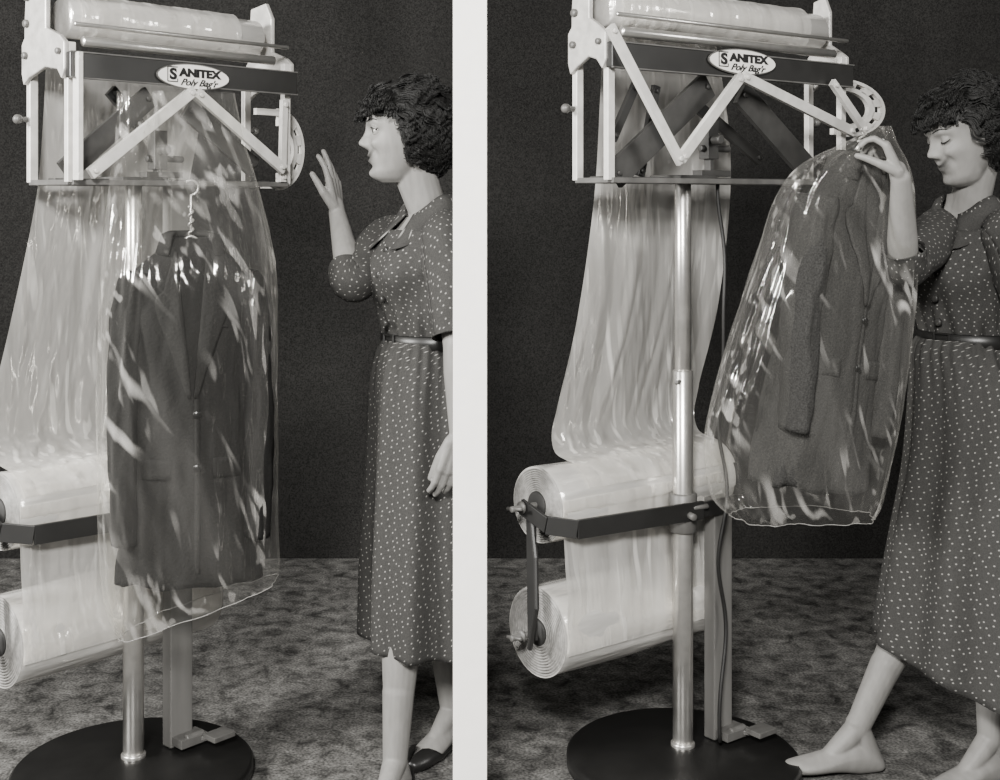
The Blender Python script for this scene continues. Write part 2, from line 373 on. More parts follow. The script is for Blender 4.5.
    for z in (zu,zl):
        fixn(mk('spindle',join([cyl((r0-.075,yr,z),(r0+.60,yr,z),.007),cyl((r0-.05,yr,z),(r0-.041,yr,z),.014),cyl((r0-.065,yr-.025,z+.004),(r0-.065,yr+.025,z-.004),.004)]),M_mid,E))
    mk('roll_rack_arm',beam((.2,-.02,.60),(r0+.60,yr,zu-.03),.008,.035),M_black,E,smooth=False)
    for z,r,nm in ((zu,.085,'upper'),(zl,.1,'lower')):
        Lr=.565 if nm=='upper' else .53
        x0,x1=r0,r0+Lr
        prof=[(.02,0.004)]
        kk=11
        for i in range(kk):
            ra=.030+(r-.032)*i/kk; rb=.030+(r-.032)*(i+.55)/kk
            prof+=[(ra,.005),(ra+.0005,0),(rb,0),(rb+.0005,.005)]
        prof+=[(r-.001,0)]
        m2=36
        for i in range(m2+1): prof.append((r,.002+(Lr-.004)*i/m2))
        prof+=[(r-.001,Lr),(.02,Lr)]
        n=72; rings=[]
        for (rr,x) in prof:
            rg=[]
            for j in range(n):
                a=2*math.pi*j/n; q=rr
                if rr>r-.0005 and .01<x<Lr-.01: q=rr+.003*noise.noise(V((x*5,math.cos(a)*3,math.sin(a)*3+z*9)))
                rg.append(V((x-Lr/2,q*math.cos(a),q*math.sin(a))))
            rings.append(rg)
        R=empty('film_roll',(O[0]+c*(x0+Lr/2)-s*yr,O[1]+s*(x0+Lr/2)+c*yr,z),yaw,('wound roll of milky plastic film on the higher spindle' if nm=='upper' else 'thick shiny roll of plastic film on the lower spindle'),'plastic film roll','film rolls on the machine racks')
        g=loft(rings); o=mk('wound_film',g,[M_rollside,M_rollend],R); fixn(o)
        for p in o.data.polygons:
            if abs(p.center.x)>Lr/2-.002 or math.hypot(p.center.y,p.center.z)<r*.96: p.material_index=1
        for sx in (-1,1): fixn(mk('core',cyl((sx*(Lr/2+.005),0,0),(sx*(Lr/2-.007),0,0),.03),M_core,R))
    def sheet(name,keys,mt,label,n=90,m=18,amp=.016,wrap=False,arc2=False):
        K=crk(keys,m)
        if wrap:
            a0,b0=keys[-1][0],keys[-1][1]
            for q in range(1,9):
                an=math.radians(90+q*8); K.append(np.array([a0,b0,yr+.0895*math.cos(an),zu+.0895*math.sin(an)]))
        vs=[]; fs=[]; N=len(K)
        for i,kv in enumerate(K):
            f=min(1,max(0,(kv[3]-.73)/.12)) if wrap else math.sin(math.pi*i/(N-1))
            for j in range(n+1):
                u=j/n; x=kv[0]+(kv[1]-kv[0])*u
                r1=1-2*abs(noise.noise(V((u*7+kv[3]*1.1,kv[3]*.9,4+O[0]))))
                r2=1-2*abs(noise.noise(V((u*15-kv[3]*1.6,kv[3]*1.3,9+O[0]))))
                d=amp*f*(.9*noise.noise(V((u*4+kv[3]*.8,kv[3]*1.0,O[0]*3)))+.36*r1+.24*r2)
                vs.append(V((x,kv[2]+d,kv[3])))
        for i in range(N-1):
            for j in range(n): a=i*(n+1)+j; fs.append((a,a+1,a+n+2,a+n+1))
        o=mk(name,(vs,fs),mt); o.location=(O[0],O[1],0); o.rotation_euler=(0,0,yaw)
        tag(o,label,'plastic film','film webs'); return o
    sheet('plastic_film_sheet',cfg['sheet'],M_sheet,'crinkled milky plastic film running up to the machine head',wrap=True)
    # web leaving the front of the upper roll and laid onto the front of the lower roll
    ru,rl=.0895,.1045
    ks=[(r0+.004,r0+.52,yr+ru*math.cos(math.radians(a)),zu+ru*math.sin(math.radians(a))) for a in (165,180,192)]
    ks+=[(r0+.004,r0+.52,yr-.092,.52),(r0+.004,r0+.52,yr-.098,.46)]
    ks+=[(r0+.004,r0+.52,yr+rl*math.cos(math.radians(a)),zl+rl*math.sin(math.radians(a))) for a in (160,178,196)]
    sheet('plastic_film_sheet',ks,M_sheet,'slack plastic film hanging between the two rolls',m=8,amp=.014)
    return E,PL

OR=(.495,0.0); yR=math.radians(37)
ER,PR=machine(OR,yR,-.286,.514,0,.045,dict(sign=(743,62),signw=.115,post=.57,
  braces=[((741,76),(680,160),-.09,.025,'l'),((742,76),(853,132),-.09,.025,'l'),((610,26),(681,163),-.11,.022,'l'),
          ((708,84),(614,176),-.03,.064,'m'),((740,92),(808,170),-.03,.064,'m'),((636,84),(612,140),-.02,.02,'d'),((690,100),(760,160),.03,.03,'d'),((832,82),(866,132),-.10,.020,'l'),((656,86),(640,176),.0,.02,'d')],
  mech=(712,140),hb=.17,hz=(1.485,1.635),hx=.60,r0=-.341,
  sheet=[(-.17,.20,.085,1.70),(-.155,.28,.11,1.5),(-.155,.31,.13,1.3),(-.18,.30,.155,1.05),(-.22,.26,.18,.85),(-.24,.24,.185,.78),(-.25,.23,.165,.738),(-.255,.225,.12,.7265)]),
  'tall chromed garment bagging machine with its arms swung open')
OL=(-.767,-.06); yL=math.radians(48)
EL,PLL=machine(OL,yL,-.194,.40,-.024,.10,dict(sign=(194,77),signw=.10,post=1.31,
  braces=[((194,90),(90,174),-.09,.025,'l'),((196,92),(284,170),-.09,.025,'l'),((78,52),(78,180),-.085,.022,'l'),
          ((150,96),(64,172),-.03,.05,'m'),((186,108),(254,168),-.03,.05,'m'),((110,90),(160,150),.03,.03,'d'),((284,100),(282,182),-.07,.018,'l')],
  mech=(160,150),hb=.085,hz=(1.345,1.55),hx=.42,r0=-.262,
  sheet=[(-.14,.3,.13,1.66),(-.14,.28,.14,1.5),(-.15,.25,.15,1.32),(-.20,.24,.17,1.05),(-.24,.245,.19,.85),(-.245,.24,.195,.78),(-.245,.24,.165,.738),(-.245,.24,.12,.7265)]),
  'tall garment bagging machine with a suit hanging inside its bag')
pts=[]
for i in range(60):
    t=i/59; z=1.36-t*1.30
    x=.085+.006*math.sin(z*22)+(-.02*max(0,(.75-z))*math.sin(z*15)*2); pts.append((x,-.045-.01*math.sin(z*13),z))
mk('power_cord',tube(crk(pts,1),.0045),M_cord,ER)

# ---------------------------------------------------------------- jackets
def jacket(M,ws,ln,mt,ml,label,dep=1.0,sp=1.0,slope=1.0):
    E=bpy.data.objects.new('suit_jacket',None); E.matrix_world=M; COL.objects.link(E); E.empty_display_size=.1
    tag(E,label,'jacket','suit jackets in clear bags')
    keys=[(0.0,.055,.045),(-.018,.075,.05),(-.042,.115,.055),(-.072,.158,.06),(-.11,.180,.066),(-.16,.178,.078),(-.25,.168,.088),(-.38,.158,.085),(-.5,.168,.09),(-.63,.182,.094),(-.77,.192,.095)]
    K=crk([((z*slope if z>-.12 else z-.11*(slope-1))*ln,rx*ws,ry*dep) for z,rx,ry in keys],6); n=96; rings=[]
    ZB=K[-1][0]
    def pt(z,rx,ry,a):
        cx,sx=math.cos(a),math.sin(a)
        x=rx*math.copysign(abs(cx)**.85,cx); y=ry*math.copysign(abs(sx)**.8,sx)
        f=min(1,-z*5)
        w=1+(.08*noise.noise(V((a*1.7,z*3.5,ws*9)))+.11*noise.noise(V((math.cos(a)*5+z*4,math.sin(a)*5,z*7)))+.09*noise.noise(V((math.cos(a)*9-z*8,math.sin(a)*9,z*10))))*f
        return V((x*(1+(w-1)*.6),y*w,z+.014*noise.noise(V((math.cos(a)*2,math.sin(a)*2,5)))*(z/ZB)**3))
    for z,rx,ry in K: rings.append([pt(z,rx,ry,2*math.pi*j/n) for j in range(n)])
    mk('jacket_body',loft(rings,cap=False),mt,E,solid=.004)
    def surf(x,z,off=.006):
        rx,ry=K[-1][1:]
        for i in range(len(K)-1):
            if K[i][0]>=z>=K[i+1][0]:
                t=(K[i][0]-z)/max(1e-6,K[i][0]-K[i+1][0]); rx=K[i][1]*(1-t)+K[i+1][1]*t; ry=K[i][2]*(1-t)+K[i+1][2]*t; break
        u=min(.98,abs(x)/rx); c=u**(1/.85); a=-math.acos(c) if x>0 else -math.pi+math.acos(c)
        p=pt(z,rx,ry,a); return V((x,p.y-off,z))
    def patch(name,fn,n1,n2,off,m,sol=.004):
        vs=[surf(*fn(i/n1,j/n2),off) for i in range(n1+1) for j in range(n2+1)]
        fs=[(i*(n2+1)+j,(i+1)*(n2+1)+j,(i+1)*(n2+1)+j+1,i*(n2+1)+j+1) for i in range(n1) for j in range(n2)]
        return mk(name,(vs,fs),m,E,solid=sol)
    for sg in (-1,1):
        def lap(t,u,sg=sg):
            z=(-.03-.33*t)*ln; xi=(.035*(1-t)+.004)*ws
            xo=(.045+.05*math.sin(min(1,t*1.6)*math.pi*.62))*ws*(1 if t>.28 else .80)
            xo=max(xi+.002,xo*(1-max(0,t-.35)/.68)+.008*ws)
            return (sg*(xi+(xo-xi)*u),z)
        patch('lapel',lap,26,6,.010,ml,.007)
        patch('pocket_flap',lambda t,u,sg=sg:(sg*(.055+.075*u)*ws,(-.50-.045*t)*ln),4,8,.004,mt,.004)
        zs=-.075*slope
        path=crk([(sg*.138*ws,.0,(zs+.012)*ln,.048),(sg*.168*ws*sp,-.0,(zs-.03)*ln,.056),(sg*.187*ws*sp,-.012,-.25*ln,.052),(sg*.197*ws*sp,-.025,-.40*ln,.047),(sg*.196*ws*sp,-.045,-.55*ln,.042),(sg*.19*ws*sp,-.055,-.69*ln,.038)],7)
        R=[]
        for i,k in enumerate(path):
            rr=[]
            for j in range(36):
                a=2*math.pi*j/36; w=1+.14*noise.noise(V((a*1.2,k[2]*12,sg*5)))+.16*noise.noise(V((math.cos(a)*3,math.sin(a)*3+k[2]*9,k[2]*14)))
                rr.append(V((k[0]+k[3]*.72*w*math.cos(a)*min(1,ws*1.15),k[1]+k[3]*1.15*dep*w*math.sin(a),k[2])))
            R.append(rr)
        mk('sleeve',loft(R,cap=False),mt,E,solid=.004)
    patch('front_edge',lambda t,u:((.006+.014*u)*ws*1.0,(-.33-.43*t)*ln),30,2,.005,ml,.003)
    R=[]
    for i in range(41):
        a=math.radians(-50+280*i/40)
        R.append([V((.058*ws*math.cos(a),.05*math.sin(a),.004)),V((.062*ws*math.cos(a),.054*math.sin(a),.014)),V((.078*ws*math.cos(a),.066*math.sin(a),.008)),V((.095*ws*math.cos(a),.07*math.sin(a),-.03*slope))])
    mk('collar',loft(R,cap=False,closed=False),ml,E,solid=.004)
    for z in (-.40,-.52):
        p=surf(.012*ws,z*ln,.009); fixn(mk('button',cyl(p+V((0,.004,0)),p,.009,16),M_jbtn,E))
    p=[surf((.05+.045*i/6)*ws,-.2*ln,.004) for i in range(7)]
    mk('breast_pocket',tube(p,.004),ml,E)
    return E
ML=Matrix.Translation(wp(191,238,-.16))@Matrix.Rotation(math.radians(14),4,'Z')
jacket(ML,.80,.94,M_jdark,M_jlap,'dark wool suit jacket hanging inside a clear plastic bag',sp=.92,dep=.9,slope=1.2)
MR=Matrix.Translation(wp(858,160,-.13))@Matrix.Rotation(math.radians(9),4,'Y')@Matrix.Rotation(math.radians(30),4,'Z')
jacket(MR,.76,.87,M_jtweed,M_jtweed,'grey tweed suit jacket in a bag drawn aside by hand',sp=.84,slope=1.6,dep=.9)

def hanger(M,label,stem,w=1):
    E=bpy.data.objects.new('clothes_hanger',None); E.matrix_world=M; COL.objects.link(E); tag(E,label,'clothes hanger','wire hangers')
    hook=[(.016*math.cos(math.radians(a)),0,stem+.016+.016*math.sin(math.radians(a))) for a in range(-90,150,20)]
    mk('hook',tube([(0,0,.012),(0,0,.03),(0,0,stem)]+hook[1:],.0026),M_wire,E)
    mk('twisted_neck',tube([(.005*math.cos(t*.9),.005*math.sin(t*.9),t*.0028) for t in range(26)],.0026),M_wire,E)
    mk('shoulder_wire',tube(crk([(-.13*w,0,-.065),(-.09*w,0,-.045),(-.03*w,0,-.012),(0,0,.004),(.03*w,0,-.012),(.09*w,0,-.045),(.13*w,0,-.065)],5),.003),M_wire,E)
    mk('bottom_wire',tube([(-.13*w,0,-.085),(0,0,-.09),(.13*w,0,-.085)],.0025),M_wire,E)
hanger(ML,'wire clothes hanger hooked below the machine head',.095,.85)
hanger(MR,'wire clothes hanger inside the pulled bag',.012,.6)

# ---------------------------------------------------------------- bags
def bag(keys,label,seed,amp=.012,yawk=.0):
    K0=[]
    for (py,a,b,Y,th,sl) in keys:
        A=wp(a,py,Y);B=wp(b,py,Y); K0.append(((A.x+B.x)/2,Y,A.z,(B.x-A.x)/2,th,sl*(CD+Y)/F_PX))
    K=crk(K0,14); n=200; rings=[]
    org=V((K0[-1][0],K0[-1][1],K0[-1][2]))
    for i,k in enumerate(K):
        rg=[];t=i/len(K)
        for j in range(n):
            a=2*math.pi*j/n; ca,sa=math.cos(a),math.sin(a)
            x=k[3]*math.copysign(abs(ca)**.9,ca); y=k[4]*math.copysign(abs(sa)**.75,sa)
            q=k[2]*1.2-x*2.4
            rd=1-2*abs(noise.noise(V((ca*4+k[2]*2.6,sa*4,q*.8+seed))))
            rd2=1-2*abs(noise.noise(V((ca*8-k[2]*4,sa*8,q*1.4+seed*2))))
            d=amp*(noise.noise(V((ca*2.2+x*3,sa*2.2,q+seed)))+.42*rd+.28*rd2)*min(1,.25+t*3)
            y+=d*(1 if sa>0 else -1)*min(1,abs(sa)*2); x+=d*.8*ca
            z=k[2]-k[5]*(-ca)+.004*noise.noise(V((ca*3,sa*3,seed)))*t
            rg.append(V((k[0]+x,k[1]+y+yawk*x,z))-org)
        rings.append(rg)
    o=mk('garment_bag',loft(rings,cap=False),M_film); o.location=org; tag(o,label,'plastic bag','clear garment bags')
    last=rings[-1]; mk('bag_hem',tube(last+[last[0]],.0009,6),M_edge,o)
    return o
bag([(92,120,232,-.09,.03,0),(140,119,240,-.10,.05,0),(185,116,252,-.125,.08,0),(262,110,268,-.15,.125,0),(330,107,272,-.155,.135,0),(430,107,272,-.155,.138,0),(520,109,273,-.155,.13,4),(580,114,275,-.155,.11,14),(607,127,275,-.155,.085,26)],'clear plastic garment bag enclosing the hanging dark suit',1.3,yawk=.15)
bag([(126,878,890,-.26,.010,0),(142,850,894,-.25,.025,0),(165,808,903,-.20,.065,0),(200,782,906,-.16,.095,0),(260,762,907,-.13,.115,0),(340,736,902,-.13,.12,0),(420,714,893,-.13,.12,0),(465,712,884,-.13,.11,0),(500,720,876,-.13,.10,0),(516,736,870,-.13,.08,0)],'clear plastic bag over the tweed suit, pulled out by hand',4.1,amp=.017)

# ---------------------------------------------------------------- people
def interp(tab,z):
    return float(np.interp(z,[a for a,b in tab],[b for a,b in tab]))
FR=[(-.116,.045),(-.108,.068),(-.095,.076),(-.078,.074),(-.05,.079),(-.03,.082),(0,.081),(.02,.086),(.045,.085),(.07,.074),(.09,.05),(.102,.026),(.107,.0)]
BK=[(-.116,.01),(-.108,-.005),(-.09,-.03),(-.06,-.06),(-.03,-.085),(0,-.098),(.04,-.1),(.07,-.085),(.09,-.06),(.102,-.03),(.107,-.0)]
WD=[(-.116,.015),(-.108,.030),(-.09,.042),(-.06,.054),(-.03,.064),(0,.070),(.04,.073),(.07,.064),(.09,.045),(.102,.024),(.107,.003)]
def smoothtab(tab):
    zs=np.linspace(-.116,.107,90); ys=np.interp(zs,[a for a,b in tab],[b for a,b in tab])
    k=np.array([1,2,3,4,3,2,1.]);k/=k.sum(); yp=np.pad(ys,3,mode='edge'); return list(zip(zs,np.convolve(yp,k,'valid')))
FRs,BKs,WDs=map(smoothtab,(FR,BK,WD))
def ga(x,w): return math.exp(-(x/w)**2)
def facedisp(x,z):
    d=0
    nz=interp([(-.042,0),(-.036,.010),(-.028,.024),(-.021,.024),(-.01,.016),(.005,.008),(.018,.003),(.03,0)],z)
    d+=nz*ga(x,.0095 if z>-.012 else .012)
    d+=.007*ga(abs(x)-.012,.006)*ga(z+.031,.007)
    zl=z-.010*(abs(x)/.02)**1.6
    d+=.0075*ga(zl+.0535,.0042)*ga(x,.025)+.0080*ga(zl+.0660,.005)*ga(x,.022)-.0060*ga(zl+.0595,.0026)*ga(x,.029)
    d-=.006*ga(abs(x)-.032,.006)*ga(z+.046,.013)
    d+=.007*ga(z+.096,.011)*ga(x,.018)-.003*ga(z+.079,.005)*ga(x,.018)
    d-=.011*ga(abs(x)-.031,.015)*ga(z-.004,.010)
    d+=.004*ga(abs(x)-.028,.02)*ga(z-.022,.007)
    d+=.010*ga(abs(x)-.041,.014)*ga(z+.026,.014)
    return d
def headpt(z,a):
    f=interp(FRs,z);b=interp(BKs,z);w=interp(WDs,z); yc=min((f+b)/2,.0+f*.3)
    ca,sa=math.cos(a),math.sin(a)
    x=w*math.copysign(abs(ca)**.95,ca)
    y=yc+((f-yc) if sa>0 else (yc-b))*math.copysign(abs(sa)**(.88 if sa>0 else 1),sa)
    if sa>0: y+=facedisp(x,z)*min(1,sa*2)
    return V((x,y,z))
def headgeo(closed_eyes):
    rings=[]
    for i in range(130):
        z=-.116+.223*(i/129); rings.append([headpt(z,2*math.pi*j/140) for j in range(140)])
    gs=[loft(rings)]
    for sg in (-1,1):
        gs.append(tube([(sg*.068,-.012,-.028),(sg*.072,-.004,-.012),(sg*.076,-.008,.006),(sg*.077,-.018,.014),(sg*.076,-.027,.006),(sg*.072,-.022,-.015),(sg*.068,-.014,-.03)],.005,8))
        if closed_eyes: gs.append(sph((sg*.031,.0655,.003),.0130,14))
        else: gs.append(tube([(sg*.031+.014*math.cos(t),.0655+.0100*math.sin(t)+.001,.005+.0075*math.sin(t)) for t in [math.pi*k/8 for k in range(9)]],.0030,8))
    return join(gs)
def handgeo(w,d,n,s,curls,k=.92,thumb=None,spread=.1):
    d=V(d).normalized(); s=(V(s)-d*V(s).dot(d)).normalized(); nn=d.cross(s)
    n=nn if nn.dot(V(n))>0 else -nn
    gs=[]
    offs=(.028,.0095,-.0095,-.027); lens=(.069,.077,.071,.056); kl=(.084,.087,.083,.076)
    for i in range(4):
        kb=w+(d*kl[i]+s*offs[i])*k
        gs.append(cap(w+(d*.012+s*offs[i]*.6)*k,kb,.0135*k,.0105*k,12))
        a=0; p=kb; dd=(d+s*(offs[i]/.028*spread)).normalized(); rr=.0088*k
        for q,fr in enumerate((.46,.30,.24)):
            a+=curls[i][q]; v=dd*math.cos(a)+n*math.sin(a); e=p+v*lens[i]*fr*k
            gs.append(cap(p,e,rr,rr*.92,12)); p=e; rr*=.92
    gs.append(cap(w+(d*.03-s*.02)*k,w+(d*.06-s*.022)*k,.012*k,.011*k,12))
    t=thumb or (.75,.6,.35)
    p=w+(d*.018+s*.018)*k
    v=(s*t[0]+d*t[1]+n*t[2]).normalized(); e=p+v*.045*k; gs.append(cap(p,e,.0155*k,.011*k,12))
    v2=(s*t[0]*.35+d*t[1]*1.3+n*t[2]*1.3).normalized(); e2=e+v2*.032*k; gs.append(cap(e,e2,.0105*k,.0095*k,12))
    v3=(s*t[0]*.1+d*t[1]*1.3+n*t[2]*1.7).normalized(); gs.append(cap(e2,e2+v3*.024*k,.0092*k,.0078*k,12))
    return gs
def tubeuv(keys,n=40,fn=None,m=8):
    K=crk(keys,m); pts=[V(k[:3]) for k in K]; vs=[];uv=[];up=V((.3,.2,.9)); Lc=[0.0]*(n+1); prev=None
    for i,p in enumerate(pts):
        d=pts[min(i+1,len(pts)-1)]-pts[max(i-1,0)]; d,s,u=frame(d,up); up=u; row=[]
        for j in range(n+1):
            a=2*math.pi*j/n; r=K[i][3]*(1+(fn(a,i/len(pts)) if fn else 0))
            q=p+s*r*math.cos(a)+u*r*math.sin(a); row.append(q)
            if prev: Lc[j]+=(q-prev[j]).length
            uv.append((a*.055,Lc[j]))
        vs+=row; prev=row
    fs=[(i*(n+1)+j,i*(n+1)+j+1,(i+1)*(n+1)+j+1,(i+1)*(n+1)+j) for i in range(len(pts)-1) for j in range(n)]
    return vs,fs,uv

def person(cfg):
    P0=V((cfg['C'][0],cfg['C'][1],0)); F=V((cfg['F'][0],cfg['F'][1],0)).normalized(); R=F.cross(V((0,0,1)))
    E=empty('person',P0,0,cfg['label'],'person')
    def T(x,y,z):
        return P0+R*x+F*y+V((0,0,z))+V((cfg.get('lean',0)*(z-1.0),0,0))*(1 if z>.8 else 0)
    yaw,pit,rol=cfg['head'][1:4]; hf=V((math.cos(yaw),math.sin(yaw),0))
    hr=hf.cross(V((0,0,1))); ff=(hf*math.cos(pit)-V((0,0,1))*math.sin(pit)); uu=hr.cross(ff)
    HM=Matrix(((hr.x,ff.x,uu.x,0),(hr.y,ff.y,uu.y,0),(hr.z,ff.z,uu.z,0),(0,0,0,1)))
    HM=Matrix.Translation(cfg['head'][0])@HM@Matrix.Rotation(rol,4,'Y')
    gs=[]
    hg=headgeo(cfg['closed']); gs.append(([HM@v for v in hg[0]],hg[1]))
    zt=lambda z: z if z<1 else 1+(z-1)*cfg['ts']
    torso=[(.74,.09,.07,0),(.79,.13,.09,-.01),(.87,.125,.095,-.012),(.94,.112,.085,-.004),(1.0,.098,.075,0),(1.08,.106,.080,.0),(1.17,.122,.088,.004),(1.24,.128,.080,0),(1.285,.105,.060,-.012),(1.32,.055,.045,-.012),(1.36,.038,.038,-.005)]
    rings=[]
    for z,rx,ry,fo in crk(torso,5): rings.append([T(rx*math.cos(2*math.pi*j/40),fo+ry*math.sin(2*math.pi*j/40),zt(z)) for j in range(40)])
    gs.append(loft(rings))
    nb=T(0,-.012,zt(1.30)); gs.append(cap(nb,HM@V((0,-.024,-.06)),.046,.043)); gs.append(cap(nb,HM@V((0,-.004,-.075)),.043,.036))
    for sg in (-1,1): gs.append(sph(T(sg*.058,.052,zt(1.155)),.046,16))
    for A in cfg['arms']:
        S,El,W=A['s'],A['e'],A['w']
        gs.append(cap(T(A['sg']*.085,-.01,zt(1.255)),S+V((0,0,-.008)),.036,.038)); gs.append(cap(S+V((0,0,-.008)),El,.038,.033))
        mid=El.lerp(W,.3); gs.append(cap(El,mid,.033,.0325)); gs.append(cap(mid,W,.0325,.0205))
        gs+=handgeo(W,*A['hand'])
        gs.append(cap(W-(W-El).normalized()*.02,W+V(A['hand'][0]).normalized()*.02,.020,.0185))
    for Lg in cfg['legs']:
        h,k,a,ft=Lg['h'],Lg['k'],Lg['a'],Lg['f']; ft=V(ft).normalized()
        gs.append(cap(h,k,.070,.050)); c1=k.lerp(a,.30)-ft*.010; gs.append(cap(k,c1,.048,.047)); gs.append(cap(c1,k.lerp(a,.72)-ft*.004,.047,.032)); gs.append(cap(k.lerp(a,.62)-ft*.003,a,.036,.0275))
        sd=ft.cross(V((0,0,1))).normalized(); g0=a-V((0,0,a.z)); ti=Lg.get('tilt',0)
        fk=[(-.066,.010,.022,.010),(-.056,.021,.044,.004),(-.035,.027,.070,.002),(0,.029,.088,.001),(.035,.030,.074,.004),(.07,.034,.056,.005),(.11,.036,.042,.002),(.145,.031,.033,.001),(.170,.022,.026,.001),(.184,.011,.018,.003)]
        rr=[]
        for (y,w_,top,bot) in crk(fk,4):
            cz=(top+bot)/2+ti*max(0,y)/.17; hz_=(top-bot)/2; row=[]
            for j in range(28):
                t=2*math.pi*j/28; cs,sn=math.cos(t),math.sin(t)
                row.append(g0+ft*y+sd*(w_*math.copysign(abs(cs)**.85,cs)*(1-.4*max(0,sn)*min(1,top/.06)))+V((0,0,cz+hz_*math.copysign(abs(sn)**.9,sn))))
            rr.append(row)
        gs.append(loft(rr))
        gs.append(cap(a,g0+ft*.075+V((0,0,.036)),.027,.020)); gs.append(cap(a+V((0,0,.01)),g0-ft*.033+V((0,0,.034)),.026,.026))
        Lg['pts']=(g0-ft*.035+V((0,0,.028)),g0+ft*.115+V((0,0,.022+ti*.6)),g0+ft*.175+V((0,0,.016+ti)),sd,ft)
    vs,fs=join(gs)
    me=bpy.data.meshes.new('b'); me.from_pydata([tuple(v-P0) for v in vs],[],fs); me.update()
    o=bpy.data.objects.new('b',me); COL.objects.link(o); fixn(o)
    r=o.modifiers.new('r','REMESH'); r.mode='VOXEL'; r.voxel_size=.0027; r.use_smooth_shade=True
    sm=o.modifiers.new('s','SMOOTH'); sm.iterations=4; sm.factor=.5
    dg=bpy.context.evaluated_depsgraph_get(); bm=bpy.data.meshes.new_from_object(o.evaluated_get(dg)); bpy.data.objects.remove(o)
    bm.name='body'; body=bpy.data.objects.new('body',bm); COL.objects.link(body); body.parent=E
    bm.materials.clear(); bm.materials.append(M_skin)
    for p in bm.polygons: p.use_smooth=True
    ca=bm.color_attributes.new(name='Tone',type='FLOAT_COLOR',domain='POINT')
    N=len(bm.vertices); co=np.zeros(N*3,dtype=np.float32); bm.vertices.foreach_get('co',co); co=co.reshape(-1,3)
    inv=np.array(HM.inverted()); w=co+np.array(P0); h=w@inv[:3,:3].T+inv[:3,3]
    tone=np.ones(N,dtype=np.float32)
    m=(h[:,1]>.05); zl=h[:,2]-.010*(np.abs(h[:,0])/.02)**1.6
    lip=np.exp(-(np.abs(zl+.0600)/.0098)**4)*np.exp(-(np.abs(h[:,0])/.0260)**4)*m
    tone-=.66*lip
    tone-=.15*np.exp(-((np.abs(h[:,0])-.031)/.016)**2)*np.exp(-((h[:,2]-.011)/.009)**2)*m
    ca.data.foreach_set('color',np.stack([tone,tone,tone,np.ones(N)],1).astype(np.float32).ravel())
    def H(name,g,mt,**k): return mk(name,([HM@V(v)-P0 for v in g[0]],g[1]),mt,E,**k)
    for sg in (-1,1):
        if not cfg['closed']:
            o=H('eye',sph((sg*.031,.0645,.003),.0118,20),[M_eyew,M_iris])
            c=HM@V((sg*.031,.0645,.003))-P0; fd=(HM.to_3x3()@V((sg*.1,1,-.05))).normalized()
            for p in o.data.polygons:
                if (p.center-c).normalized().dot(fd)>.86: p.material_index=1
        t0=[math.pi*k/8 for k in range(9)]
        zz=(-.0065 if cfg['closed'] else .0068)
        H('eyelash',tube([(sg*(.031+.0150*math.cos(t)),.0655+.0135*math.sin(t),.004+zz*math.sin(t)) for t in t0],[.0006+.0009*math.sin(t) for t in t0],6),M_hair)
        H('eyebrow',tube([(sg*(.014+.034*t),headpt(.024+.006*math.sin(t*2.6),math.acos(min(.98,(.014+.034*t)/.0725))).y+.0002,.024+.006*math.sin(t*2.6)) for t in [k/8 for k in range(9)]],[.0009+.0009*math.sin(.3+t/8*2.6) for t in range(9)],6),M_hair)
    def hm(p):
        x,y,z=p
        if y>.045: return z>.052+(0 if abs(x)<.05 else -.02)
        if y>.01: return z>-.0+(y-.01)*1.2
        if y>-.03: return z>-.055
        return z>-.100
    ax,ay,az=.092,.119,.118; hc=V((0,-.016,.013))
    def es(u,v,k=1): return V((ax*k*math.sin(v)*math.cos(u),ay*k*math.sin(v)*math.sin(u),az*k*math.cos(v)))+hc
    n1,n2=70,100
    def dsp(u,v):
        d=V((math.sin(v)*math.cos(u),math.sin(v)*math.sin(u),math.cos(v)))
        w=noise.noise(d*3.2+V((cfg['seed'],0,0))); q=math.sin(d.z*20+w*7+math.atan2(d.y,d.x)*3)
        return .965+.03*w+.022*q+.006*noise.noise(d*16)
    hv=[es(2*math.pi*j/n2,math.pi*(i+.3)/n1,dsp(2*math.pi*j/n2,math.pi*(i+.3)/n1)) for i in range(n1) for j in range(n2)]
    hf_=[(i*n2+j,i*n2+(j+1)%n2,(i+1)*n2+(j+1)%n2,(i+1)*n2+j) for i in range(n1-1) for j in range(n2)]
    hf_=[f for f in hf_ if hm(hv[f[0]]) and hm(hv[f[2]])]
    hs=[(hv,hf_)]
    rnd=random.Random(cfg['seed']); cnt=0
    while cnt<300:
        u=rnd.uniform(0,2*math.pi); v=math.acos(rnd.uniform(-1,1)); p=es(u,v,.965)
        if not hm(p): continue
        if p.y>.04 and p.z<.065: continue
        cnt+=1
        nrm=(p-hc).normalized()
        down=V((0,-.55,-.8)) if p.z<.06 else V((p.x*8,.3 if p.y>.02 else -.6,-.2))
        tan=(down-nrm*down.dot(nrm)); tan.normalize(); sd_=nrm.cross(tan).normalized()
        Lk=rnd.uniform(.034,.060); amp_=rnd.uniform(.004,.009); ph_=rnd.uniform(0,6.28); cr=rnd.uniform(.006,.010)
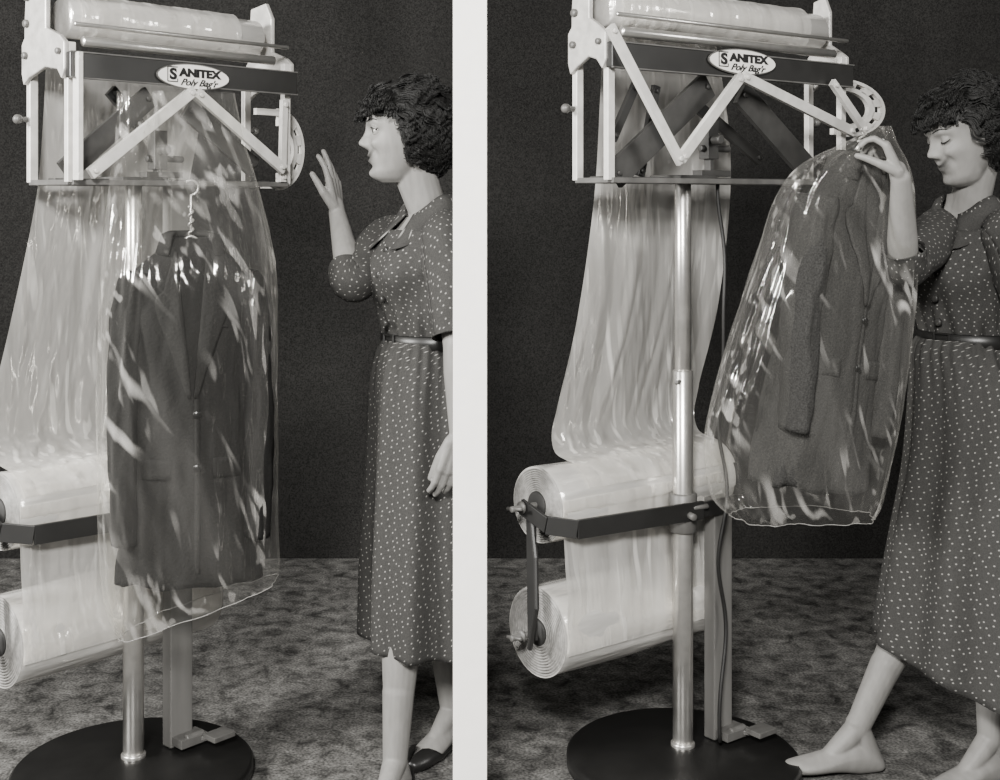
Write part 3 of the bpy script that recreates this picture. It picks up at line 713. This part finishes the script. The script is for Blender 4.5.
        for q in range(16):
            ox=rnd.gauss(0,.0060); oh=rnd.uniform(-.004,.005); pts=[];rad=[]; am=amp_*rnd.uniform(.85,1.15)
            for k in range(12):
                t=k/11
                if t<.66:
                    tt=t/.66; b=p+tan*(Lk*tt*.8)+sd_*(ox+am*math.sin(ph_+tt*5))+nrm*(oh+.004*math.sin(tt*3.1)); last=b
                else:
                    an=(t-.66)/.34*3.4; b=last+tan*(cr*math.sin(an))+nrm*(cr*(1-math.cos(an))*.45)+sd_*(.0012*an)
                pts.append(b); rad.append(.0004+.0007*math.sin(math.pi*min(1,.15+t*.82)))
            hs.append(tube(pts,rad,5))
    H('hair',join(hs),M_hair)
    D=bpy.data.objects.new('dress',None); COL.objects.link(D); D.parent=E; D['label']='dark polka dot belted dress with short sleeves'
    bod=[(.985,.108,.084,0),(1.02,.112,.09,0),(1.08,.126,.102,.0),(1.16,.140,.108,.006),(1.22,.146,.104,.002),(1.27,.140,.088,-.008),(1.305,.112,.07,-.012),(1.328,.076,.060,-.012),(1.342,.056,.053,-.010)]
    K=crk(bod,8); n=120; vs=[];uv=[];L=0
    for i,(z,rx,ry,fo) in enumerate(K):
        if i: L+=abs(K[i][0]-K[i-1][0])+abs(K[i][1]-K[i-1][1])*.7
        for j in range(n+1):
            a=2*math.pi*j/n-math.pi/2; x=rx*math.cos(a); y=fo+ry*math.sin(a)
            if math.sin(a)>0: y+=.020*ga(z-1.155,.055)*(ga(x-.06,.045)+ga(x+.06,.045))+.006*ga(z-1.155,.06)
            fold=.010*math.sin(a*16+z*9)*ga(z-1.02,.075)+.022*noise.noise(V((math.cos(a)*3+z*3,math.sin(a)*3+z*5,z*9+cfg['seed'])))
            x*=1+fold*4; y*=1+fold*5
            zz=zt(z); fr=max(0,math.sin(a)-.35)/.65
            if z>1.27: zz-=(z-1.27)*1.15*fr
            vs.append(T(x,y,zz)-P0); uv.append((a*.13,L))
    fs=[(i*(n+1)+j,i*(n+1)+j+1,(i+1)*(n+1)+j+1,(i+1)*(n+1)+j) for i in range(len(K)-1) for j in range(n)]
    mk('bodice',(vs,fs,uv),M_dress,D)
    vs=[];uv=[];m=44
    for i in range(m+1):
        a=math.radians(90+14+(360-28)*i/m); fr=max(0,math.sin(a))
        e=min(i,m-i)/m
        pk=1.0+.55*ga(e,.07)
        for q,(rr,dz) in enumerate(((.054,.010),(.060,.020),(.074,.012),(.096*pk,-.022))):
            vs.append(T(rr*math.cos(a)*(1+.25*ga(e,.07)*(q/3)),-.010+rr*.92*math.sin(a),zt(1.335)+dz-.060*fr**1.5*(.7+.3*q/3)-(0.026*fr if q==3 else 0))-P0); uv.append((a*.08,q*.012))
    fs=[(i*4+q,i*4+q+1,(i+1)*4+q+1,(i+1)*4+q) for i in range(m) for q in range(3)]
    mk('collar',(vs,fs,uv),M_dress,D,solid=.003)
    for z in (1.04,1.10,1.16,1.22):
        y=.09+.020*ga(z-1.155,.07)+(.004 if z<1.2 else -.006); p=T(0,y+.014,zt(z)); fixn(mk('button',cyl(p-P0-F*.006,p-P0+F*.004,.0085,14),M_button,D))
    for A in cfg['arms']:
        S,El,W=A['s'],A['e'],A['w']; a=T(A['sg']*.085,-.008,zt(1.262))
        b=S+V((0,0,-.004)); ed=(El-S).normalized(); fd=(W-El).normalized()
        ks=[(*a,.046),(*b,.058),(*S.lerp(El,.3),.060),(*S.lerp(El,.6),.056)]
        if A['sg']>0: ks+=[(*(El-ed*.035),.052),(*(El+(fd-ed)*.006),.050),(*(El+fd*.032),.048),(*(El+fd*.05),.047)]
        else: ks+=[(*S.lerp(El,.85),.053),(*(El-ed*.02),.054)]
        g=tubeuv(ks,44,lambda t,u:.12*noise.noise(V((math.cos(t)*1.5,math.sin(t)*1.5,u*7+A['sg']*3)))+.03*math.sin(t*3+u*7)*u)
        mk('sleeve',([v-P0 for v in g[0]],g[1],g[2]),M_dress,D,solid=.0025)
    K=crk(cfg['skirt'],10); n=200; vs=[];uv=[];L=0
    for i,k in enumerate(K):
        t=i/(len(K)-1)
        if i: L+=math.dist(K[i][:3],K[i-1][:3])
        for j in range(n+1):
            a=2*math.pi*j/n
            f=1+(.020+.085*t)*(math.sin(a*9+1.3*math.sin(t*2)+cfg['seed'])+.5*math.sin(a*5+2+cfg['seed']))*.7+.026*math.sin(a*29+t*3)*ga(t-.10,.30)+.05*t*noise.noise(V((math.cos(a)*2,math.sin(a)*2,t*3)))
            x=k[3]*math.cos(a)*f; y=k[4]*math.sin(a)*f
            vs.append(V((k[0]+x,k[1]+y,k[2]+cfg.get('hemtilt',0)*x*t*t))-P0); uv.append((a*.17*(.6+.6*t),L))
    fs=[(i*(n+1)+j,(i+1)*(n+1)+j,(i+1)*(n+1)+j+1,i*(n+1)+j+1) for i in range(len(K)-1) for j in range(n)]
    mk('skirt',(vs,fs,uv),M_dress,D,solid=.003)
    rings=[]
    for (z,ex) in ((.978,.004),(.98,.009),(1.008,.009),(1.010,.004)):
        rings.append([T((.112+ex)*math.cos(2*math.pi*j/60),(.088+ex)*math.sin(2*math.pi*j/60),z)-P0 for j in range(60)])
    fixn(mk('belt',loft(rings,cap=False),M_belt,D,solid=.002))
    bc=T(0,.1,.994)-P0; mk('belt_buckle',join([beam(bc-R*.022+V((0,0,s*.016)),bc+R*.022+V((0,0,s*.016)),.004,.004) for s in (-1,1)]+[beam(bc+R*.02*s+V((0,0,-.018)),bc+R*.02*s+V((0,0,.018)),.004,.004) for s in (-1,1)]),M_belt,D,smooth=False)
    for Lg in cfg['legs']:
        if not Lg.get('shoe'): continue
        heel,ball,toe,sd,ft=Lg['pts']; m=Lg['shoe']; st=(heel-ft*.038); en=toe+ft*.020
        R_=[];ns=26
        for i in range(ns+1):
            t=i/ns; c=st.lerp(en,t)
            zc=float(np.interp(t,[0,.15,.7,.88,1],[heel.z,heel.z,ball.z,toe.z,toe.z]))
            w=float(np.interp(t,[0,.05,.2,.45,.68,.85,.95,1],[.010,.026,.034,.036,.043,.036,.024,.010])); hgt=float(np.interp(t,[0,.05,.2,.6,.75,.9,1],[.02,.032,.012,.008,.026,.022,.008]))
            op=math.radians(float(np.interp(t,[0,.06,.15,.68,.80,1],[20,60,88,84,12,3])))
            c=V((c.x,c.y,zc)); rr=[]
            for j in range(25):
                a=op+(2*math.pi-2*op)*j/24
                rr.append(c+sd*w*math.sin(a)+V((0,0,(hgt if math.cos(a)>0 else min(.028,zc-.001))*math.cos(a)))-P0)
            R_.append(rr)
        mk('shoe',loft(R_,cap=False,closed=False),m,E,solid=.003)
    return E

C=(-.105,.02)
cfgL=dict(C=C,F=(-.82,-.57),label='dark-haired person in polka dot dress raising one open hand',
 head=(wp(404,133,.0),math.radians(188),math.radians(0),0),closed=False,ts=.93,seed=3,
 arms=[dict(sg=1,s=wp(394,236,.14),e=wp(352,284,-.02),w=wp(337,212,.12),
            hand=((-.12,.05,.95),(-.9,-.35,0),(-.3,-.9,0),[(.12,.2,.15),(.05,.15,.1),(.15,.2,.15),(.3,.3,.2)],.92,(.55,.8,.3),.12)),
       dict(sg=-1,s=wp(446,238,-.11),e=wp(458,345,-.19),w=wp(459,436,-.21),
            hand=((-.22,-.05,-.95),(.3,.6,0),(-.85,-.3,0),[(.25,.35,.25),(.3,.35,.25),(.3,.4,.25),(.35,.4,.3)],.92,(.3,.9,.25),.04))],
 legs=[dict(h=V((-.13,.08,.82)),k=V((-.09,.10,.47)),a=V((-.045,.13,.085)),f=(-.5,-.85,0),shoe=M_dshoe),
       dict(h=V((-.09,-.06,.82)),k=V((-.15,-.12,.47)),a=V((-.165,-.16,.085)),f=(-.28,-.95,0),shoe=M_dshoe)],
 skirt=[(-.105,.02,.995,.095,.108),(-.105,.02,.96,.110,.13),(-.106,.02,.88,.122,.155),(-.106,.01,.70,.128,.175),(-.108,.0,.5,.133,.185),(-.11,0,.31,.136,.19)],hemtilt=-.05)
person(cfgL)
xr=1.175
cfgR=dict(C=(xr,.05),F=(-.82,-.57),label='dark-haired person in polka dot dress pulling a bagged suit aside',
 head=(wp(965,134,-.0),math.radians(190),math.radians(16),0),closed=True,ts=.93,seed=8,lean=-.03,
 arms=[dict(sg=1,s=wp(942,232,.08),e=wp(903,266,-.17),w=wp(901,178,-.28),
            hand=((-.36,.10,.9),(-.75,.35,-.3),(-.35,-.8,.1),[(.6,.8,.6),(.75,.8,.6),(.85,.9,.5),(.95,.9,.5)],.88,(.35,.8,.75),.03)),
       dict(sg=-1,s=wp(1010,238,-.10),e=wp(1040,340,-.10),w=wp(1030,440,-.18),
            hand=((-.12,-.05,-.95),(.3,.6,0),(-.85,-.3,0),[(.25,.35,.25),(.3,.35,.25),(.3,.4,.25),(.35,.4,.3)],.92,(.3,.9,.25),.04))],
 legs=[dict(h=V((xr-.035,.07,.82)),k=V((1.075,.02,.47)),a=wp(857,728,-.03),f=(-.98,-.15,0),tilt=.012),
       dict(h=V((xr+.05,-.02,.82)),k=V((1.19,-.05,.47)),a=wp(990,738,-.08),f=(-.9,-.4,0))],
 skirt=[(xr,.05,.995,.112,.105),(xr,.05,.96,.124,.12),(1.188,.05,.88,.138,.15),(1.194,.04,.70,.156,.18),(1.184,.03,.5,.178,.20),(1.165,.02,.20,.206,.23)],hemtilt=-.42)
person(cfgR)

# ---------------------------------------------------------------- lights, world, camera
def area(name,loc,tgt,size,e):
    l=bpy.data.lights.new(name,'AREA'); l.energy=e; l.size=size; l.color=(1,.985,.95)
    o=bpy.data.objects.new(name,l); o.location=loc; o.rotation_euler=(V(tgt)-V(loc)).to_track_quat('-Z','Y').to_euler(); COL.objects.link(o); return o
area('key_lamp',(-.35,-3.9,2.7),(0,0,.9),.6,370)
area('side_lamp',(-3.2,-1.6,2.2),(-.2,.2,1.0),.8,330)
area('side_lamp_far',(3.3,-1.8,2.3),(.6,.2,.9),.8,50)
w=bpy.data.worlds.new('World'); sc.world=w; w.use_nodes=True
w.node_tree.nodes['Background'].inputs[0].default_value=(1,.98,.94,1); w.node_tree.nodes['Background'].inputs[1].default_value=.09
cam=bpy.data.cameras.new('Camera'); cam.lens=F_PX/1000*36; cam.sensor_width=36; cam.shift_x=.03; cam.shift_y=-.19
co=bpy.data.objects.new('Camera',cam); co.location=(0,-CD,CH); co.rotation_euler=(math.pi/2,0,0); COL.objects.link(co); sc.camera=co
